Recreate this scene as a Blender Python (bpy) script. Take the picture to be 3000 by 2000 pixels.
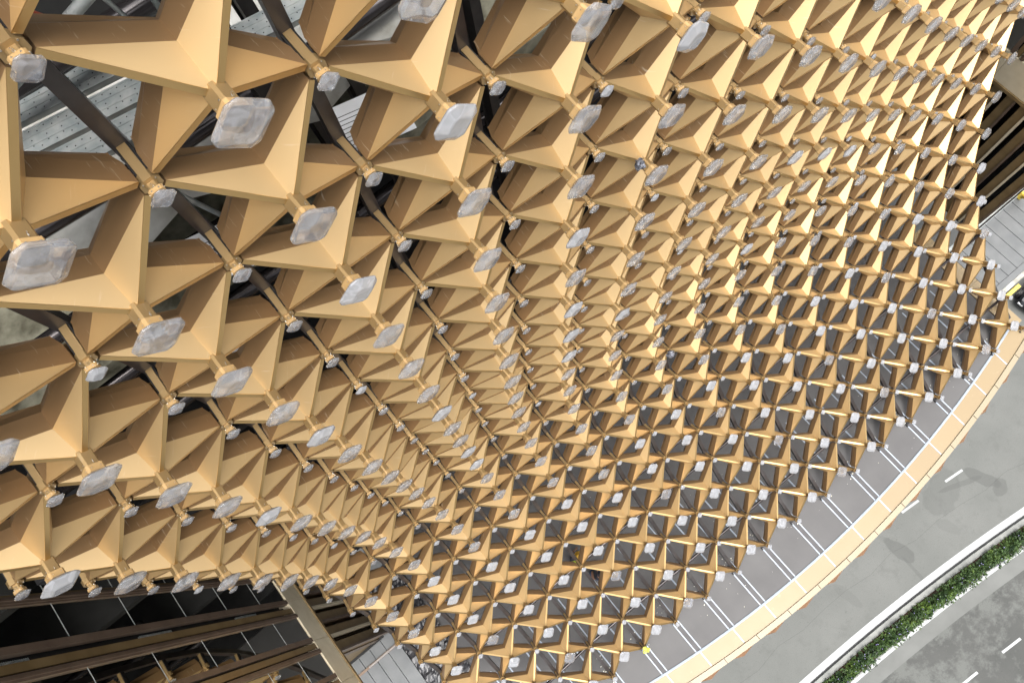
import bpy, bmesh, math, random
import numpy as np
from mathutils import Vector, Matrix, noise
random.seed(7)
R = math.radians
scene = bpy.context.scene
for o in list(bpy.data.objects):
    bpy.data.objects.remove(o)

# ---------------- camera (world: X along the facade, -Y outward, Z up; metres) ----------------
CAMZ = 42.0
RW = ((0.770984, -0.628987, 0.099798), (-0.63029, -0.731168, 0.261014), (-0.091206, -0.264139, -0.960162))
cam = bpy.data.cameras.new('camera')
camo = bpy.data.objects.new('camera', cam)
scene.collection.objects.link(camo)
cam.sensor_width = 36
cam.lens = 2220 / 3000 * 36
cam.clip_start = 0.05
cam.clip_end = 3000
camo.matrix_world = Matrix(((RW[0][0], -RW[0][1], -RW[0][2], 0), (RW[1][0], -RW[1][1], -RW[1][2], 0),
                            (RW[2][0], -RW[2][1], -RW[2][2], CAMZ), (0, 0, 0, 1)))
scene.camera = camo

# ---------------- sky, sun, exposure: a bright overcast day ----------------
SUN_EL, SUN_AZ = 74, 180          # azimuth measured clockwise from +Y
w = bpy.data.worlds.new('World')
scene.world = w
w.use_nodes = True
nt = w.node_tree
bg = nt.nodes['Background']
sky = nt.nodes.new('ShaderNodeTexSky')
sky.sky_type = 'NISHITA'
sky.sun_disc = False
sky.sun_elevation = R(SUN_EL)
sky.sun_rotation = R(SUN_AZ)
sky.air_density = 1.0
sky.dust_density = 4.0
sky.ozone_density = 1.0
hsv = nt.nodes.new('ShaderNodeHueSaturation')
hsv.inputs['Saturation'].default_value = 0.25
nt.links.new(sky.outputs[0], hsv.inputs['Color'])
# overcast luminance: brighter overhead, dim towards the built-up horizon
tcw = nt.nodes.new('ShaderNodeTexCoord'); sxw = nt.nodes.new('ShaderNodeSeparateXYZ')
nt.links.new(tcw.outputs['Generated'], sxw.inputs[0])
mrw = nt.nodes.new('ShaderNodeMapRange')
mrw.inputs['From Min'].default_value = 0.12
mrw.inputs['From Max'].default_value = 0.95
mrw.inputs['To Min'].default_value = 0.12
mrw.inputs['To Max'].default_value = 1.75
nt.links.new(sxw.outputs['Z'], mrw.inputs['Value'])
vmw = nt.nodes.new('ShaderNodeVectorMath'); vmw.operation = 'SCALE'
nt.links.new(hsv.outputs[0], vmw.inputs[0]); nt.links.new(mrw.outputs[0], vmw.inputs['Scale'])
nt.links.new(vmw.outputs[0], bg.inputs['Color'])
bg.inputs['Strength'].default_value = 0.15
sun = bpy.data.lights.new('sun', 'SUN')
suno = bpy.data.objects.new('sun', sun)
scene.collection.objects.link(suno)
sun.energy = 0.5
sun.angle = R(60)
sun.color = (1.0, 0.96, 0.9)
sd = Vector((math.sin(R(SUN_AZ)) * math.cos(R(SUN_EL)), math.cos(R(SUN_AZ)) * math.cos(R(SUN_EL)), math.sin(R(SUN_EL))))
suno.rotation_euler = sd.to_track_quat('Z', 'Y').to_euler()
suno.location = (0, 0, 60)
scene.view_settings.view_transform = 'Standard'
scene.view_settings.look = 'None'
scene.view_settings.exposure = 1.18
scene.view_settings.gamma = 1
scene.render.engine = 'CYCLES'
scene.cycles.max_bounces = 10
scene.cycles.diffuse_bounces = 5
scene.cycles.glossy_bounces = 5
scene.cycles.transmission_bounces = 8
scene.cycles.transparent_max_bounces = 8
scene.cycles.caustics_refractive = False
scene.cycles.caustics_reflective = False

# ---------------- helpers ----------------
COL = scene.collection


def tag(o, label=None, cat=None, group=None, kind=None):
    if label: o['label'] = label
    if cat: o['category'] = cat
    if group: o['group'] = group
    if kind: o['kind'] = kind
    return o


def empty(name, loc=(0, 0, 0), mat=None):
    o = bpy.data.objects.new(name, None)
    o.empty_display_size = 0.2
    COL.objects.link(o)
    if mat is not None: o.matrix_world = mat
    else: o.location = loc
    return o


def link(name, me, parent=None):
    o = bpy.data.objects.new(name, me)
    COL.objects.link(o)
    if parent is not None: o.parent = parent
    return o


class MB:
    def __init__(s):
        s.v = []; s.f = []; s.m = []; s.mi = 0

    def face(s, pts):
        b = len(s.v)
        s.v += [tuple(p) for p in pts]
        s.f.append(tuple(range(b, b + len(pts)))); s.m.append(s.mi)

    def hull(s, a, b, cap=True):
        """prism between two loops of equal length"""
        n = len(a); k = len(s.v)
        s.v += [tuple(p) for p in a] + [tuple(p) for p in b]
        for i in range(n):
            j = (i + 1) % n
            s.f.append((k + i, k + j, k + n + j, k + n + i)); s.m.append(s.mi)
        if cap:
            s.f.append(tuple(k + i for i in reversed(range(n)))); s.m.append(s.mi)
            s.f.append(tuple(k + n + i for i in range(n))); s.m.append(s.mi)

    def box(s, x0, x1, y0, y1, z0, z1):
        s.hull([(x0, y0, z0), (x1, y0, z0), (x1, y1, z0), (x0, y1, z0)], [(x0, y0, z1), (x1, y0, z1), (x1, y1, z1), (x0, y1, z1)])

    def loops(s, L, cap=True, closed=True):
        n = len(L[0]); k = len(s.v)
        for l in L: s.v += [tuple(p) for p in l]
        for q in range(len(L) - 1):
            for i in range(n if closed else n - 1):
                j = (i + 1) % n
                s.f.append((k + q * n + i, k + q * n + j, k + (q + 1) * n + j, k + (q + 1) * n + i)); s.m.append(s.mi)
        if cap:
            s.f.append(tuple(k + i for i in reversed(range(n)))); s.m.append(s.mi)
            e = k + (len(L) - 1) * n
            s.f.append(tuple(e + i for i in range(n))); s.m.append(s.mi)

    def beam(s, p, q, w, h, up):
        p = Vector(p); q = Vector(q); d = (q - p).normalized(); u = Vector(up); u = (u - d * u.dot(d)).normalized(); r = d.cross(u)
        c = [r * w / 2 + u * h / 2, -r * w / 2 + u * h / 2, -r * w / 2 - u * h / 2, r * w / 2 - u * h / 2]
        s.hull([p + k for k in c], [q + k for k in c])

    def path(s, P, prof, ups, cap=True):
        """sweep profile [(a,b)] (a sideways, b along up) along the points"""
        L = []
        for i, p in enumerate(P):
            p = Vector(p)
            d = (Vector(P[min(i + 1, len(P) - 1)]) - Vector(P[max(i - 1, 0)])).normalized()
            u = Vector(ups[i]) if isinstance(ups, list) else Vector(ups)
            u = (u - d * u.dot(d)).normalized(); r = d.cross(u)
            L.append([p + r * a + u * b for a, b in prof])
        s.loops(L, cap)

    def tube(s, P, r, n=8, up=(0, 0, 1)):
        s.path(P, [(r * math.cos(2 * math.pi * i / n), r * math.sin(2 * math.pi * i / n)) for i in range(n)], up)

    def cyl(s, c, ax, r, h, n=10, r2=None):
        c = Vector(c); ax = Vector(ax).normalized(); t = ax.orthogonal().normalized(); b = ax.cross(t)
        r2 = r if r2 is None else r2
        A = [c + (t * math.cos(2 * math.pi * i / n) + b * math.sin(2 * math.pi * i / n)) * r for i in range(n)]
        B = [c + ax * h + (t * math.cos(2 * math.pi * i / n) + b * math.sin(2 * math.pi * i / n)) * r2 for i in range(n)]
        s.hull(A, B)

    def mesh(s, name, mats, smooth=False, fix=True):
        me = bpy.data.meshes.new(name)
        me.from_pydata(s.v, [], s.f)
        for m in (mats if isinstance(mats, (list, tuple)) else [mats]): me.materials.append(m)
        for p, i in zip(me.polygons, s.m):
            p.material_index = i
            p.use_smooth = smooth
        if fix:
            bm = bmesh.new(); bm.from_mesh(me)
            bmesh.ops.recalc_face_normals(bm, faces=bm.faces)
            bm.to_mesh(me); bm.free()
        me.update()
        return me

    def build(s, name, mats, parent=None, smooth=False, fix=True):
        return link(name, s.mesh(name, mats, smooth, fix), parent)


def ico(r, sub, name):
    bm = bmesh.new(); bmesh.ops.create_icosphere(bm, subdivisions=sub, radius=r)
    me = bpy.data.meshes.new(name); bm.to_mesh(me); bm.free()
    return me


# ---------------- materials ----------------
def principled(name, col, rough=0.5, metal=0.0, spec=None):
    m = bpy.data.materials.new(name); m.use_nodes = True
    p = m.node_tree.nodes['Principled BSDF']
    p.inputs['Base Color'].default_value = (*col, 1)
    p.inputs['Roughness'].default_value = rough
    p.inputs['Metallic'].default_value = metal
    if spec is not None: p.inputs['Specular IOR Level'].default_value = spec
    return m, m.node_tree, p


def noisy(name, c1, c2, scale=4, rough=0.6, metal=0.0, detail=6, lo=0.35, hi=0.65, bump=0, bscale=30, spec=None, coord='Object', stretch=None):
    m, t, p = principled(name, c1, rough, metal, spec)
    N = t.nodes.new; L = t.links.new
    tc = N('ShaderNodeTexCoord'); mp = N('ShaderNodeMapping')
    L(tc.outputs[coord], mp.inputs['Vector'])
    if stretch: mp.inputs['Scale'].default_value = stretch
    n = N('ShaderNodeTexNoise'); n.inputs['Scale'].default_value = scale; n.inputs['Detail'].default_value = detail
    L(mp.outputs[0], n.inputs['Vector'])
    r = N('ShaderNodeMapRange'); r.inputs['From Min'].default_value = lo; r.inputs['From Max'].default_value = hi
    L(n.outputs['Fac'], r.inputs['Value'])
    mx = N('ShaderNodeMix'); mx.data_type = 'RGBA'
    mx.inputs['A'].default_value = (*c1, 1); mx.inputs['B'].default_value = (*c2, 1)
    L(r.outputs[0], mx.inputs['Factor']); L(mx.outputs['Result'], p.inputs['Base Color'])
    if bump:
        b = N('ShaderNodeBump'); b.inputs['Strength'].default_value = bump; b.inputs['Distance'].default_value = 0.02
        n2 = N('ShaderNodeTexNoise'); n2.inputs['Scale'].default_value = bscale; n2.inputs['Detail'].default_value = 4
        L(mp.outputs[0], n2.inputs['Vector']); L(n2.outputs['Fac'], b.inputs['Height']); L(b.outputs[0], p.inputs['Normal'])
    return m


def gold_mat(name, c, rough, metal, scr=0.5, th=0.67, coat=0.35):
    """satin gold powder coat with faint cloudiness and thin pale rub marks"""
    m, t, p = principled(name, c, rough, metal)
    N = t.nodes.new; L = t.links.new
    g = N('ShaderNodeNewGeometry')
    n = N('ShaderNodeTexNoise'); n.inputs['Scale'].default_value = 1.7; n.inputs['Detail'].default_value = 5
    L(g.outputs['Position'], n.inputs['Vector'])
    mx = N('ShaderNodeMix'); mx.data_type = 'RGBA'
    mx.inputs['A'].default_value = (c[0] * .9, c[1] * .885, c[2] * .86, 1)
    mx.inputs['B'].default_value = (min(1, c[0] * 1.06), c[1] * 1.07, c[2] * 1.1, 1)
    oi = N('ShaderNodeObjectInfo'); av = N('ShaderNodeMix'); av.inputs['Factor'].default_value = 0.5
    L(oi.outputs['Random'], av.inputs['A']); L(n.outputs['Fac'], av.inputs['B']); L(av.outputs['Result'], mx.inputs['Factor'])
    p.inputs['Coat Weight'].default_value = coat; p.inputs['Coat Roughness'].default_value = 0.3
    mp = N('ShaderNodeMapping'); mp.inputs['Scale'].default_value = (3, 3, 42); mp.inputs['Rotation'].default_value = (.25, .35, .2)
    L(g.outputs['Position'], mp.inputs['Vector'])
    s = N('ShaderNodeTexNoise'); s.inputs['Scale'].default_value = 1.0; s.inputs['Detail'].default_value = 3
    L(mp.outputs[0], s.inputs['Vector'])
    r = N('ShaderNodeMapRange'); r.inputs['From Min'].default_value = th; r.inputs['From Max'].default_value = th + .12
    r.inputs['To Max'].default_value = scr
    L(s.outputs['Fac'], r.inputs['Value'])
    mx2 = N('ShaderNodeMix'); mx2.data_type = 'RGBA'
    mx2.inputs['B'].default_value = (0.8, 0.7, 0.52, 1)
    L(r.outputs[0], mx2.inputs['Factor']); L(mx.outputs['Result'], mx2.inputs['A']); L(mx2.outputs['Result'], p.inputs['Base Color'])
    rr = N('ShaderNodeMapRange'); rr.inputs['To Min'].default_value = rough - .06; rr.inputs['To Max'].default_value = rough + .08
    L(n.outputs['Fac'], rr.inputs['Value']); L(rr.outputs[0], p.inputs['Roughness'])
    return m


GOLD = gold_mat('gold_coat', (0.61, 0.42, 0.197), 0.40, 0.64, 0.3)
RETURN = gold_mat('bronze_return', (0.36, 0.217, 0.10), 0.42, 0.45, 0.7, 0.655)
GOLDCAP = gold_mat('gold_cap', (0.66, 0.45, 0.20), 0.34, 1.0, 0.2, 0.67, 0.0)
HUBG = gold_mat('hub_gold', (0.40, 0.27, 0.12), 0.5, 0.6, 0.2)
AMBER = gold_mat('amber_coat', (0.47, 0.30, 0.125), 0.6, 0.0, 0.1)
RIMG = gold_mat('rim_gold', (0.262, 0.188, 0.09), 0.5, 0.1, 0.1)
COPING = gold_mat('coping_gold', (0.285, 0.23, 0.14), 0.5, 0.1, 0.1)
REDBROWN = noisy('red_brown', (0.17, 0.09, 0.045), (0.21, 0.115, 0.06), 3)
TAN = noisy('tan_metal', (0.70, 0.61, 0.43), (0.76, 0.67, 0.49), 3, 0.45, 0.3)
BROWN = noisy('bronze_brown', (0.15, 0.105, 0.075), (0.2, 0.145, 0.105), 2, 0.4, 0.4)
FIN = noisy('fin_bronze', (0.20, 0.135, 0.06), (0.27, 0.19, 0.09), 1.5, 0.4, 0.4)
STEEL = noisy('painted_steel', (0.034, 0.029, 0.028), (0.065, 0.058, 0.056), 3, 0.36, 0.3, spec=0.6)
TUBE = noisy('dark_tube', (0.03, 0.027, 0.028), (0.06, 0.052, 0.052), 2, 0.22, 0.5)
BLACK = noisy('black_rubber', (0.008, 0.008, 0.009), (0.02, 0.018, 0.018), 8, 0.6)
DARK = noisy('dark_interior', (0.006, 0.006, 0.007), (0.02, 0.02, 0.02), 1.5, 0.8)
BOLT, _, _ = principled('bolt_steel', (0.7, 0.68, 0.62), 0.3, 0.9)
CONC = noisy('rough_concrete', (0.30, 0.29, 0.25), (0.55, 0.55, 0.51), 2.3, 0.9, detail=10, bump=0.6, bscale=9)
CONCD = noisy('mossy_concrete', (0.07, 0.065, 0.04), (0.28, 0.27, 0.2), 3.0, 0.9, detail=10, bump=0.6, bscale=9)
GALV = noisy('galvanised', (0.30, 0.34, 0.34), (0.5, 0.52, 0.5), 6, 0.5, 0.4, detail=8)
ROOF = noisy('roof_sheet', (0.078, 0.075, 0.074), (0.10, 0.097, 0.095), 0.8, 0.62, detail=8, lo=.3, hi=.7)
STRIP = noisy('pale_strip', (0.34, 0.395, 0.46), (0.40, 0.455, 0.52), 5, 0.5)
DECK = noisy('deck_plank', (0.12, 0.127, 0.128), (0.16, 0.166, 0.166), 1.4, 0.6, detail=8)
MEMB = noisy('black_membrane', (0.016, 0.016, 0.018), (0.03, 0.03, 0.034), 2, 0.28)
WHITE = noisy('white_paint', (0.72, 0.73, 0.72), (0.82, 0.83, 0.83), 3, 0.7)
LINEW = noisy('road_line', (0.36, 0.37, 0.36), (0.5, 0.51, 0.51), 4, 0.7, detail=8, coord='Generated')
KERB = noisy('kerb_concrete', (0.20, 0.206, 0.192), (0.28, 0.285, 0.265), 2, 0.85, detail=8)
SOIL = noisy('soil', (0.05, 0.03, 0.02), (0.12, 0.06, 0.04), 3, 0.95)
YEL = noisy('yellow_paint', (0.65, 0.48, 0.08), (0.75, 0.58, 0.1), 3, 0.5)
REDP = noisy('red_primer', (0.28, 0.05, 0.03), (0.35, 0.08, 0.04), 3, 0.5)


def crystal_mat(name, milky, tint, seed):
    m, t, p = principled(name, tint, 0.12)
    N = t.nodes.new; L = t.links.new
    p.inputs['IOR'].default_value = 1.35
    tc = N('ShaderNodeTexCoord'); oi = N('ShaderNodeObjectInfo')
    add = N('ShaderNodeVectorMath'); add.operation = 'MULTIPLY_ADD'
    add.inputs[1].default_value = (1, 1, 1)
    cb = N('ShaderNodeCombineXYZ'); mu = N('ShaderNodeMath'); mu.operation = 'MULTIPLY'; mu.inputs[1].default_value = 37
    L(oi.outputs['Random'], mu.inputs[0]); L(mu.outputs[0], cb.inputs[0]); L(mu.outputs[0], cb.inputs[2])
    L(tc.outputs['Object'], add.inputs[0]); L(cb.outputs[0], add.inputs[2])
    # cloudy veins of the crumpled film
    n = N('ShaderNodeTexNoise'); n.inputs['Scale'].default_value = 2.4; n.inputs['Detail'].default_value = 2; n.inputs['Distortion'].default_value = 1.8
    L(add.outputs[0], n.inputs['Vector'])
    r = N('ShaderNodeValToRGB'); e = r.color_ramp.elements
    e[0].position = 0.3; e[0].color = (milky, milky, milky, 1)
    e[1].position = 0.66; e[1].color = (min(1, milky + .08),) * 3 + (1,)
    e2 = r.color_ramp.elements.new(0.50); e2.color = (min(1, milky + .18),) * 3 + (1,)
    e3 = r.color_ramp.elements.new(0.525); e3.color = (milky + .05,) * 3 + (1,)
    L(n.outputs['Fac'], r.inputs['Fac'])
    tr = N('ShaderNodeMath'); tr.operation = 'SUBTRACT'; tr.inputs[0].default_value = 1
    L(r.outputs[0], tr.inputs[1]); L(tr.outputs[0], p.inputs['Transmission Weight'])
    b = N('ShaderNodeBump'); b.inputs['Strength'].default_value = 0.035; b.inputs['Distance'].default_value = 0.05
    n2 = N('ShaderNodeTexNoise'); n2.inputs['Scale'].default_value = 5; n2.inputs['Detail'].default_value = 1; n2.inputs['Distortion'].default_value = 0.8
    L(add.outputs[0], n2.inputs['Vector']); L(n2.outputs['Fac'], b.inputs['Height']); L(b.outputs[0], p.inputs['Normal'])
    out = t.nodes['Material Output']
    ts = N('ShaderNodeBsdfTransparent'); ts.inputs[0].default_value = (.93, .95, .97, 1)
    ms = N('ShaderNodeMixShader'); ms.inputs[0].default_value = 0.42 * (1 - milky)
    L(p.outputs[0], ms.inputs[1]); L(ts.outputs[0], ms.inputs[2]); L(ms.outputs[0], out.inputs['Surface'])
    return m


CRY = crystal_mat('wrapped_crystal', 0.10, (0.80, 0.81, 0.85), 0)
CRYW = crystal_mat('milky_wrapped_crystal', 0.45, (0.56, 0.57, 0.59), 3)
GLASS, _t, _p = principled('dark_glass', (0.55, 0.55, 0.5), 0.02, 1.0)
_p.inputs['Specular IOR Level'].default_value = 1.0
_p.inputs['IOR'].default_value = 1.9
_p.inputs['Coat Weight'].default_value = 0.5

# ---------------- the surveyed lattice surface: cubic spline through the steel nodes ----------------
CTRL = ([[-8.70,5.16,59.43,-9.43,3.78,55.75,-9.43,2.80,52.21,-9.94,1.95,48.12,-10.05,2.23,44.35,-10.82,3.33,41.22,-10.06,4.52,37.18,-10.96,3.66,33.70,-10.72,3.46,29.94,-11.37,2.99,26.01,-11.45,4.81,22.16,-11.96,3.98,18.46,-11.89,2.32,14.01,-11.32,6.06,8.54],
[-6.00,4.64,55.60,-6.17,3.82,52.02,-6.53,3.39,48.33,-6.72,3.28,44.72,-6.97,3.29,40.87,-6.88,3.92,37.16,-7.53,4.32,33.80,-7.50,4.28,29.86,-7.81,3.93,25.95,-8.18,4.66,22.21,-8.38,3.87,18.47,-8.54,1.98,15.00,-8.63,0.32,11.89,-8.57,-3.24,9.07],
[-2.62,3.79,52.08,-3.12,3.98,48.25,-3.38,3.89,44.56,-3.56,3.95,40.88,-3.71,4.27,37.55,-4.10,4.40,33.68,-4.29,4.34,29.73,-4.47,4.21,26.03,-4.82,4.60,22.29,-4.79,4.06,18.59,-5.09,2.08,15.14,-5.18,0.24,12.20,-5.29,-3.21,10.08,-5.45,-6.40,8.89],
[0.37,4.02,48.12,0.03,3.97,44.69,-0.27,4.28,40.78,-0.46,4.26,37.24,-0.69,4.25,33.55,-0.77,4.27,29.79,-0.96,4.23,26.10,-1.17,4.56,22.29,-1.29,4.10,18.69,-1.55,2.31,15.27,-1.72,0.28,12.29,-1.80,-2.71,10.04,-1.97,-6.25,8.57,-1.96,-9.87,7.67],
[3.76,4.44,45.00,3.04,4.25,40.97,2.85,4.09,37.40,2.84,4.28,33.77,2.72,4.31,29.75,2.42,4.22,26.15,2.27,4.41,22.48,2.11,4.12,18.90,1.85,2.41,15.34,1.78,0.39,12.41,1.56,-2.62,10.20,1.56,-5.96,8.50,1.39,-9.18,7.09,1.18,-13.42,6.26],
[6.65,4.36,41.12,6.22,4.37,37.59,6.31,4.19,33.99,6.13,4.31,30.15,5.90,4.26,26.38,5.83,4.21,22.59,5.50,4.15,18.96,5.44,2.54,15.49,5.21,0.49,12.54,4.98,-2.48,10.19,4.98,-5.83,8.65,4.80,-9.30,7.28,4.67,-12.79,5.99,4.48,-15.96,4.64],
[9.86,4.48,38.05,9.62,4.13,34.04,9.56,4.19,30.45,9.50,4.06,26.71,9.24,4.22,22.82,9.07,4.23,19.20,8.89,2.60,15.58,8.62,0.53,12.51,8.49,-2.33,10.18,8.37,-5.61,8.65,8.25,-9.13,7.33,8.12,-12.69,6.23,7.93,-16.21,5.09,7.79,-19.84,3.97],
[12.89,3.40,34.11,13.09,4.06,30.68,12.90,4.15,26.89,12.70,4.03,23.02,12.63,4.22,19.46,12.40,2.61,15.79,12.15,0.62,12.66,11.99,-2.18,10.18,11.82,-5.47,8.51,11.69,-8.98,7.26,11.56,-12.53,6.24,11.39,-16.11,5.26,11.24,-19.71,4.34,11.08,-23.28,3.45],
[16.48,3.65,30.88,16.39,3.81,27.11,16.26,4.09,23.37,16.13,4.09,19.66,15.96,2.67,16.04,15.66,0.74,12.82,15.45,-2.05,10.24,15.27,-5.24,8.46,15.14,-8.81,7.16,15.00,-12.35,6.13,14.85,-15.96,5.24,14.70,-19.57,4.41,14.54,-23.19,3.63,14.41,-26.83,2.91],
[19.90,3.27,27.37,19.74,4.13,23.60,19.65,3.95,19.94,19.34,2.74,16.20,19.20,0.76,13.02,18.91,-1.95,10.32,18.74,-5.12,8.46,18.62,-8.61,7.12,18.44,-12.16,6.05,18.30,-15.78,5.15,18.15,-19.40,4.35,18.00,-23.03,3.61,17.85,-26.68,2.93,17.71,-30.33,2.30],
[22.84,5.05,23.45,23.15,4.28,19.98,22.80,2.73,16.37,22.64,0.77,13.15,22.46,-1.74,10.35,22.23,-5.01,8.43,22.11,-8.54,7.19,21.87,-12.05,6.09,21.76,-15.64,5.15,21.60,-19.23,4.29,21.46,-22.86,3.53,21.31,-26.50,2.85,21.16,-30.16,2.24,21.02,-33.83,1.69],
[27.27,8.69,19.90,25.83,3.97,15.81,26.13,0.99,13.09,25.90,-1.73,10.33,25.56,-4.84,8.17,25.56,-8.31,7.06,25.26,-12.02,6.25,25.23,-15.66,5.46,25.01,-19.13,4.40,24.93,-22.73,3.54,24.75,-26.33,2.77,24.62,-29.99,2.12,24.47,-33.64,1.54,24.34,-37.33,1.03]])


def basis(t, n):
    t = t * (n - 3); k = min(max(int(math.floor(t)), 0), n - 4); x = t - k
    W = np.zeros(n)
    W[k:k + 4] = [(1 - x) ** 3 / 6, (3 * x ** 3 - 6 * x ** 2 + 4) / 6, (-3 * x ** 3 + 3 * x ** 2 + 3 * x + 1) / 6, x ** 3 / 6]
    return W


CT = np.array(CTRL).reshape(12, 14, 3)
_c = {}


def S(i, j):
    if (i, j) not in _c:
        _c[(i, j)] = Vector(np.einsum('a,b,abk->k', basis((i + 4) / 19, 12), basis((j + 4) / 25, 14), CT))
    return _c[(i, j)].copy()


def SN(i, j):
    """outward normal and the two in-plane axes at a node"""
    a = S(i + .5, j - .5) - S(i - .5, j + .5)      # horizontal, +X
    b = S(i, j + .5) - S(i, j - .5)                # downwards
    n = b.cross(a).normalized()
    if n.y > 0.2 or n.dot(Vector((0, -1, .6))) < 0: n = -n
    return n, a.normalized()


RWm = Matrix(RW)


def proj(p):
    c = RWm.transposed() @ (Vector(p) - Vector((0, 0, CAMZ)))
    return (1500 + 2220 * c.x / c.z, 1000 + 2220 * c.y / c.z, c.z)


def inframe(p, m=0):
    q = proj(p)
    return q[2] > 0 and -m < q[0] < 3000 + m and -m < q[1] < 2000 + m


ORD = ['', 'first', 'second', 'third', 'fourth', 'fifth', 'sixth', 'seventh', 'eighth', 'ninth', 'tenth', 'eleventh', 'twelfth', 'thirteenth',
       'fourteenth', 'fifteenth', 'sixteenth', 'seventeenth', 'eighteenth', 'nineteenth', 'twentieth', 'twenty-first', 'twenty-second',
       'twenty-third', 'twenty-fourth', 'twenty-fifth', 'twenty-sixth', 'twenty-seventh']


def where(i, r, idx, lo, rowmax):
    """position in words: rows counted up from the canopy, columns from the end one can see"""
    k = rowmax - r + 1
    row = 'lowest row' if k == 1 else ORD[k] + ' row up'
    if r >= 11: return '%s from right end, %s' % (ORD[lo - i + 1], row)
    return '%s from left, %s' % (ORD[idx], row)


# ---------------- stars ----------------
HB = 0.366
stars = {}


def cell(i, j):
    a, d, b, c = S(i, j), S(i + 1, j - 1), S(i + 1, j), S(i, j + 1)
    C = (a + b + c + d) / 4
    n = (b - a).cross(c - d).normalized()
    if n.dot(Vector((0, -1, .6))) < 0: n = -n
    return [a, d, b, c], C, n


def make_star(i, j):
    K, C, n = cell(i, j)
    P = C + n * HB
    root = empty('star_panel', P)
    E = [k - P + (C - k).normalized() * 0.115 for k in K]
    c0 = C - P
    hw = 0.030
    for q in range(4):
        k1, k2 = E[q], E[(q + 1) % 4]
        m = ((k1 + k2) / 2 - c0); md = m.normalized()
        t = (k2 - k1).normalized()
        V = c0 + ((K[q] + K[(q + 1) % 4]) / 2 - C) * 0.32 + n * 0.045
        Pq = md * hw * 1.35 + n * -0.004
        a1 = (k1 - c0).normalized(); a2 = (k2 - c0).normalized()
        s1 = (a1.cross(n)); s1 = s1 if s1.dot(md) > 0 else -s1
        s2 = (a2.cross(n)); s2 = s2 if s2.dot(md) > 0 else -s2
        A = k1 + s1 * hw; B = k2 + s2 * hw
        mb = MB()
        mb.face([A, V, Pq]); mb.face([V, B, Pq])
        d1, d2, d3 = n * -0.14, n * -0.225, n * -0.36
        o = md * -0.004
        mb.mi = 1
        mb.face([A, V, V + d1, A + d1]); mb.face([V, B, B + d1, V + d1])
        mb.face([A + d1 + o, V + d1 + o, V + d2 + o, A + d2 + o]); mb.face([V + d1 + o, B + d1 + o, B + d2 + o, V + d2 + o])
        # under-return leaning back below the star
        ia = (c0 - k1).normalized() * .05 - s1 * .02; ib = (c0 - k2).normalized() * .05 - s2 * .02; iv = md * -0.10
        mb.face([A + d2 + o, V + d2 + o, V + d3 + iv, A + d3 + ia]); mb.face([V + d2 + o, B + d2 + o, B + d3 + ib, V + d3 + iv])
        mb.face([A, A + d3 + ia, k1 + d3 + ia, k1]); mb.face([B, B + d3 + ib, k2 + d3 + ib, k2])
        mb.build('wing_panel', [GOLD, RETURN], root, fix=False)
    mb = MB()
    for q in range(4):
        k = E[q]; d = (k).normalized()
        up = (n - d * n.dot(d)).normalized(); r = d.cross(up)
        p0 = d * 0.03; p1 = k
        A = [p0 + r * hw + up * .006, p0 - r * hw + up * .006, p0 - r * hw - up * .045, p0 + r * hw - up * .045]
        B = [p1 + r * hw + up * .006, p1 - r * hw + up * .006, p1 - r * hw - up * .045, p1 + r * hw - up * .045]
        mb.hull(A, B)
    mb.build('ridge_cap', GOLDCAP, root)
    return root, P, n, (K[2] - K[0]).normalized()


# ---------------- lamps ----------------
def octa(h, c, z, jx=0, jy=0):
    return [(h - c + jx, -h + jy, z), (h + jx, -h + c + jy, z), (h + jx, h - c + jy, z), (h - c + jx, h + jy, z),
            (-h + c + jx, h + jy, z), (-h + jx, h - c + jy, z), (-h + jx, -h + c + jy, z), (-h + c + jx, -h + jy, z)]


def crystal_mesh(half, thick, z0, seed, mat):
    rnd = random.Random(seed)
    mb = MB()
    lv = [(0.50, 0.0), (1.0, 0.40), (1.0, 0.54), (0.56, 0.96)]
    L = []
    for s, z in lv:
        h = half * s
        l = octa(h, h * 0.34, z0 + thick * z, rnd.uniform(-.02, .02) * half, rnd.uniform(-.02, .02) * half)
        L.append([(x + rnd.uniform(-.02, .02) * half, y + rnd.uniform(-.02, .02) * half, zz + rnd.uniform(-.02, .02) * thick) for x, y, zz in l])
    mb.loops(L)
    me = mb.mesh('crystal', mat)
    bm = bmesh.new(); bm.from_mesh(me)
    bmesh.ops.bevel(bm, geom=[e for e in bm.edges], offset=half * .05, segments=1, affect='EDGES')
    bmesh.ops.recalc_face_normals(bm, faces=bm.faces)
    bm.to_mesh(me); bm.free()
    return me


def ringmesh(c, ax, r, t, name):
    mb = MB(); ax = Vector(ax).normalized(); u = ax.orthogonal().normalized(); v = ax.cross(u)
    P = [Vector(c) + (u * math.cos(a) + v * math.sin(a)) * r for a in [k * math.pi / 5 for k in range(10)]]
    for k in range(9): mb.beam(P[k], P[k + 1], t, t, ax)
    return mb.mesh(name, BOLT)


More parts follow.
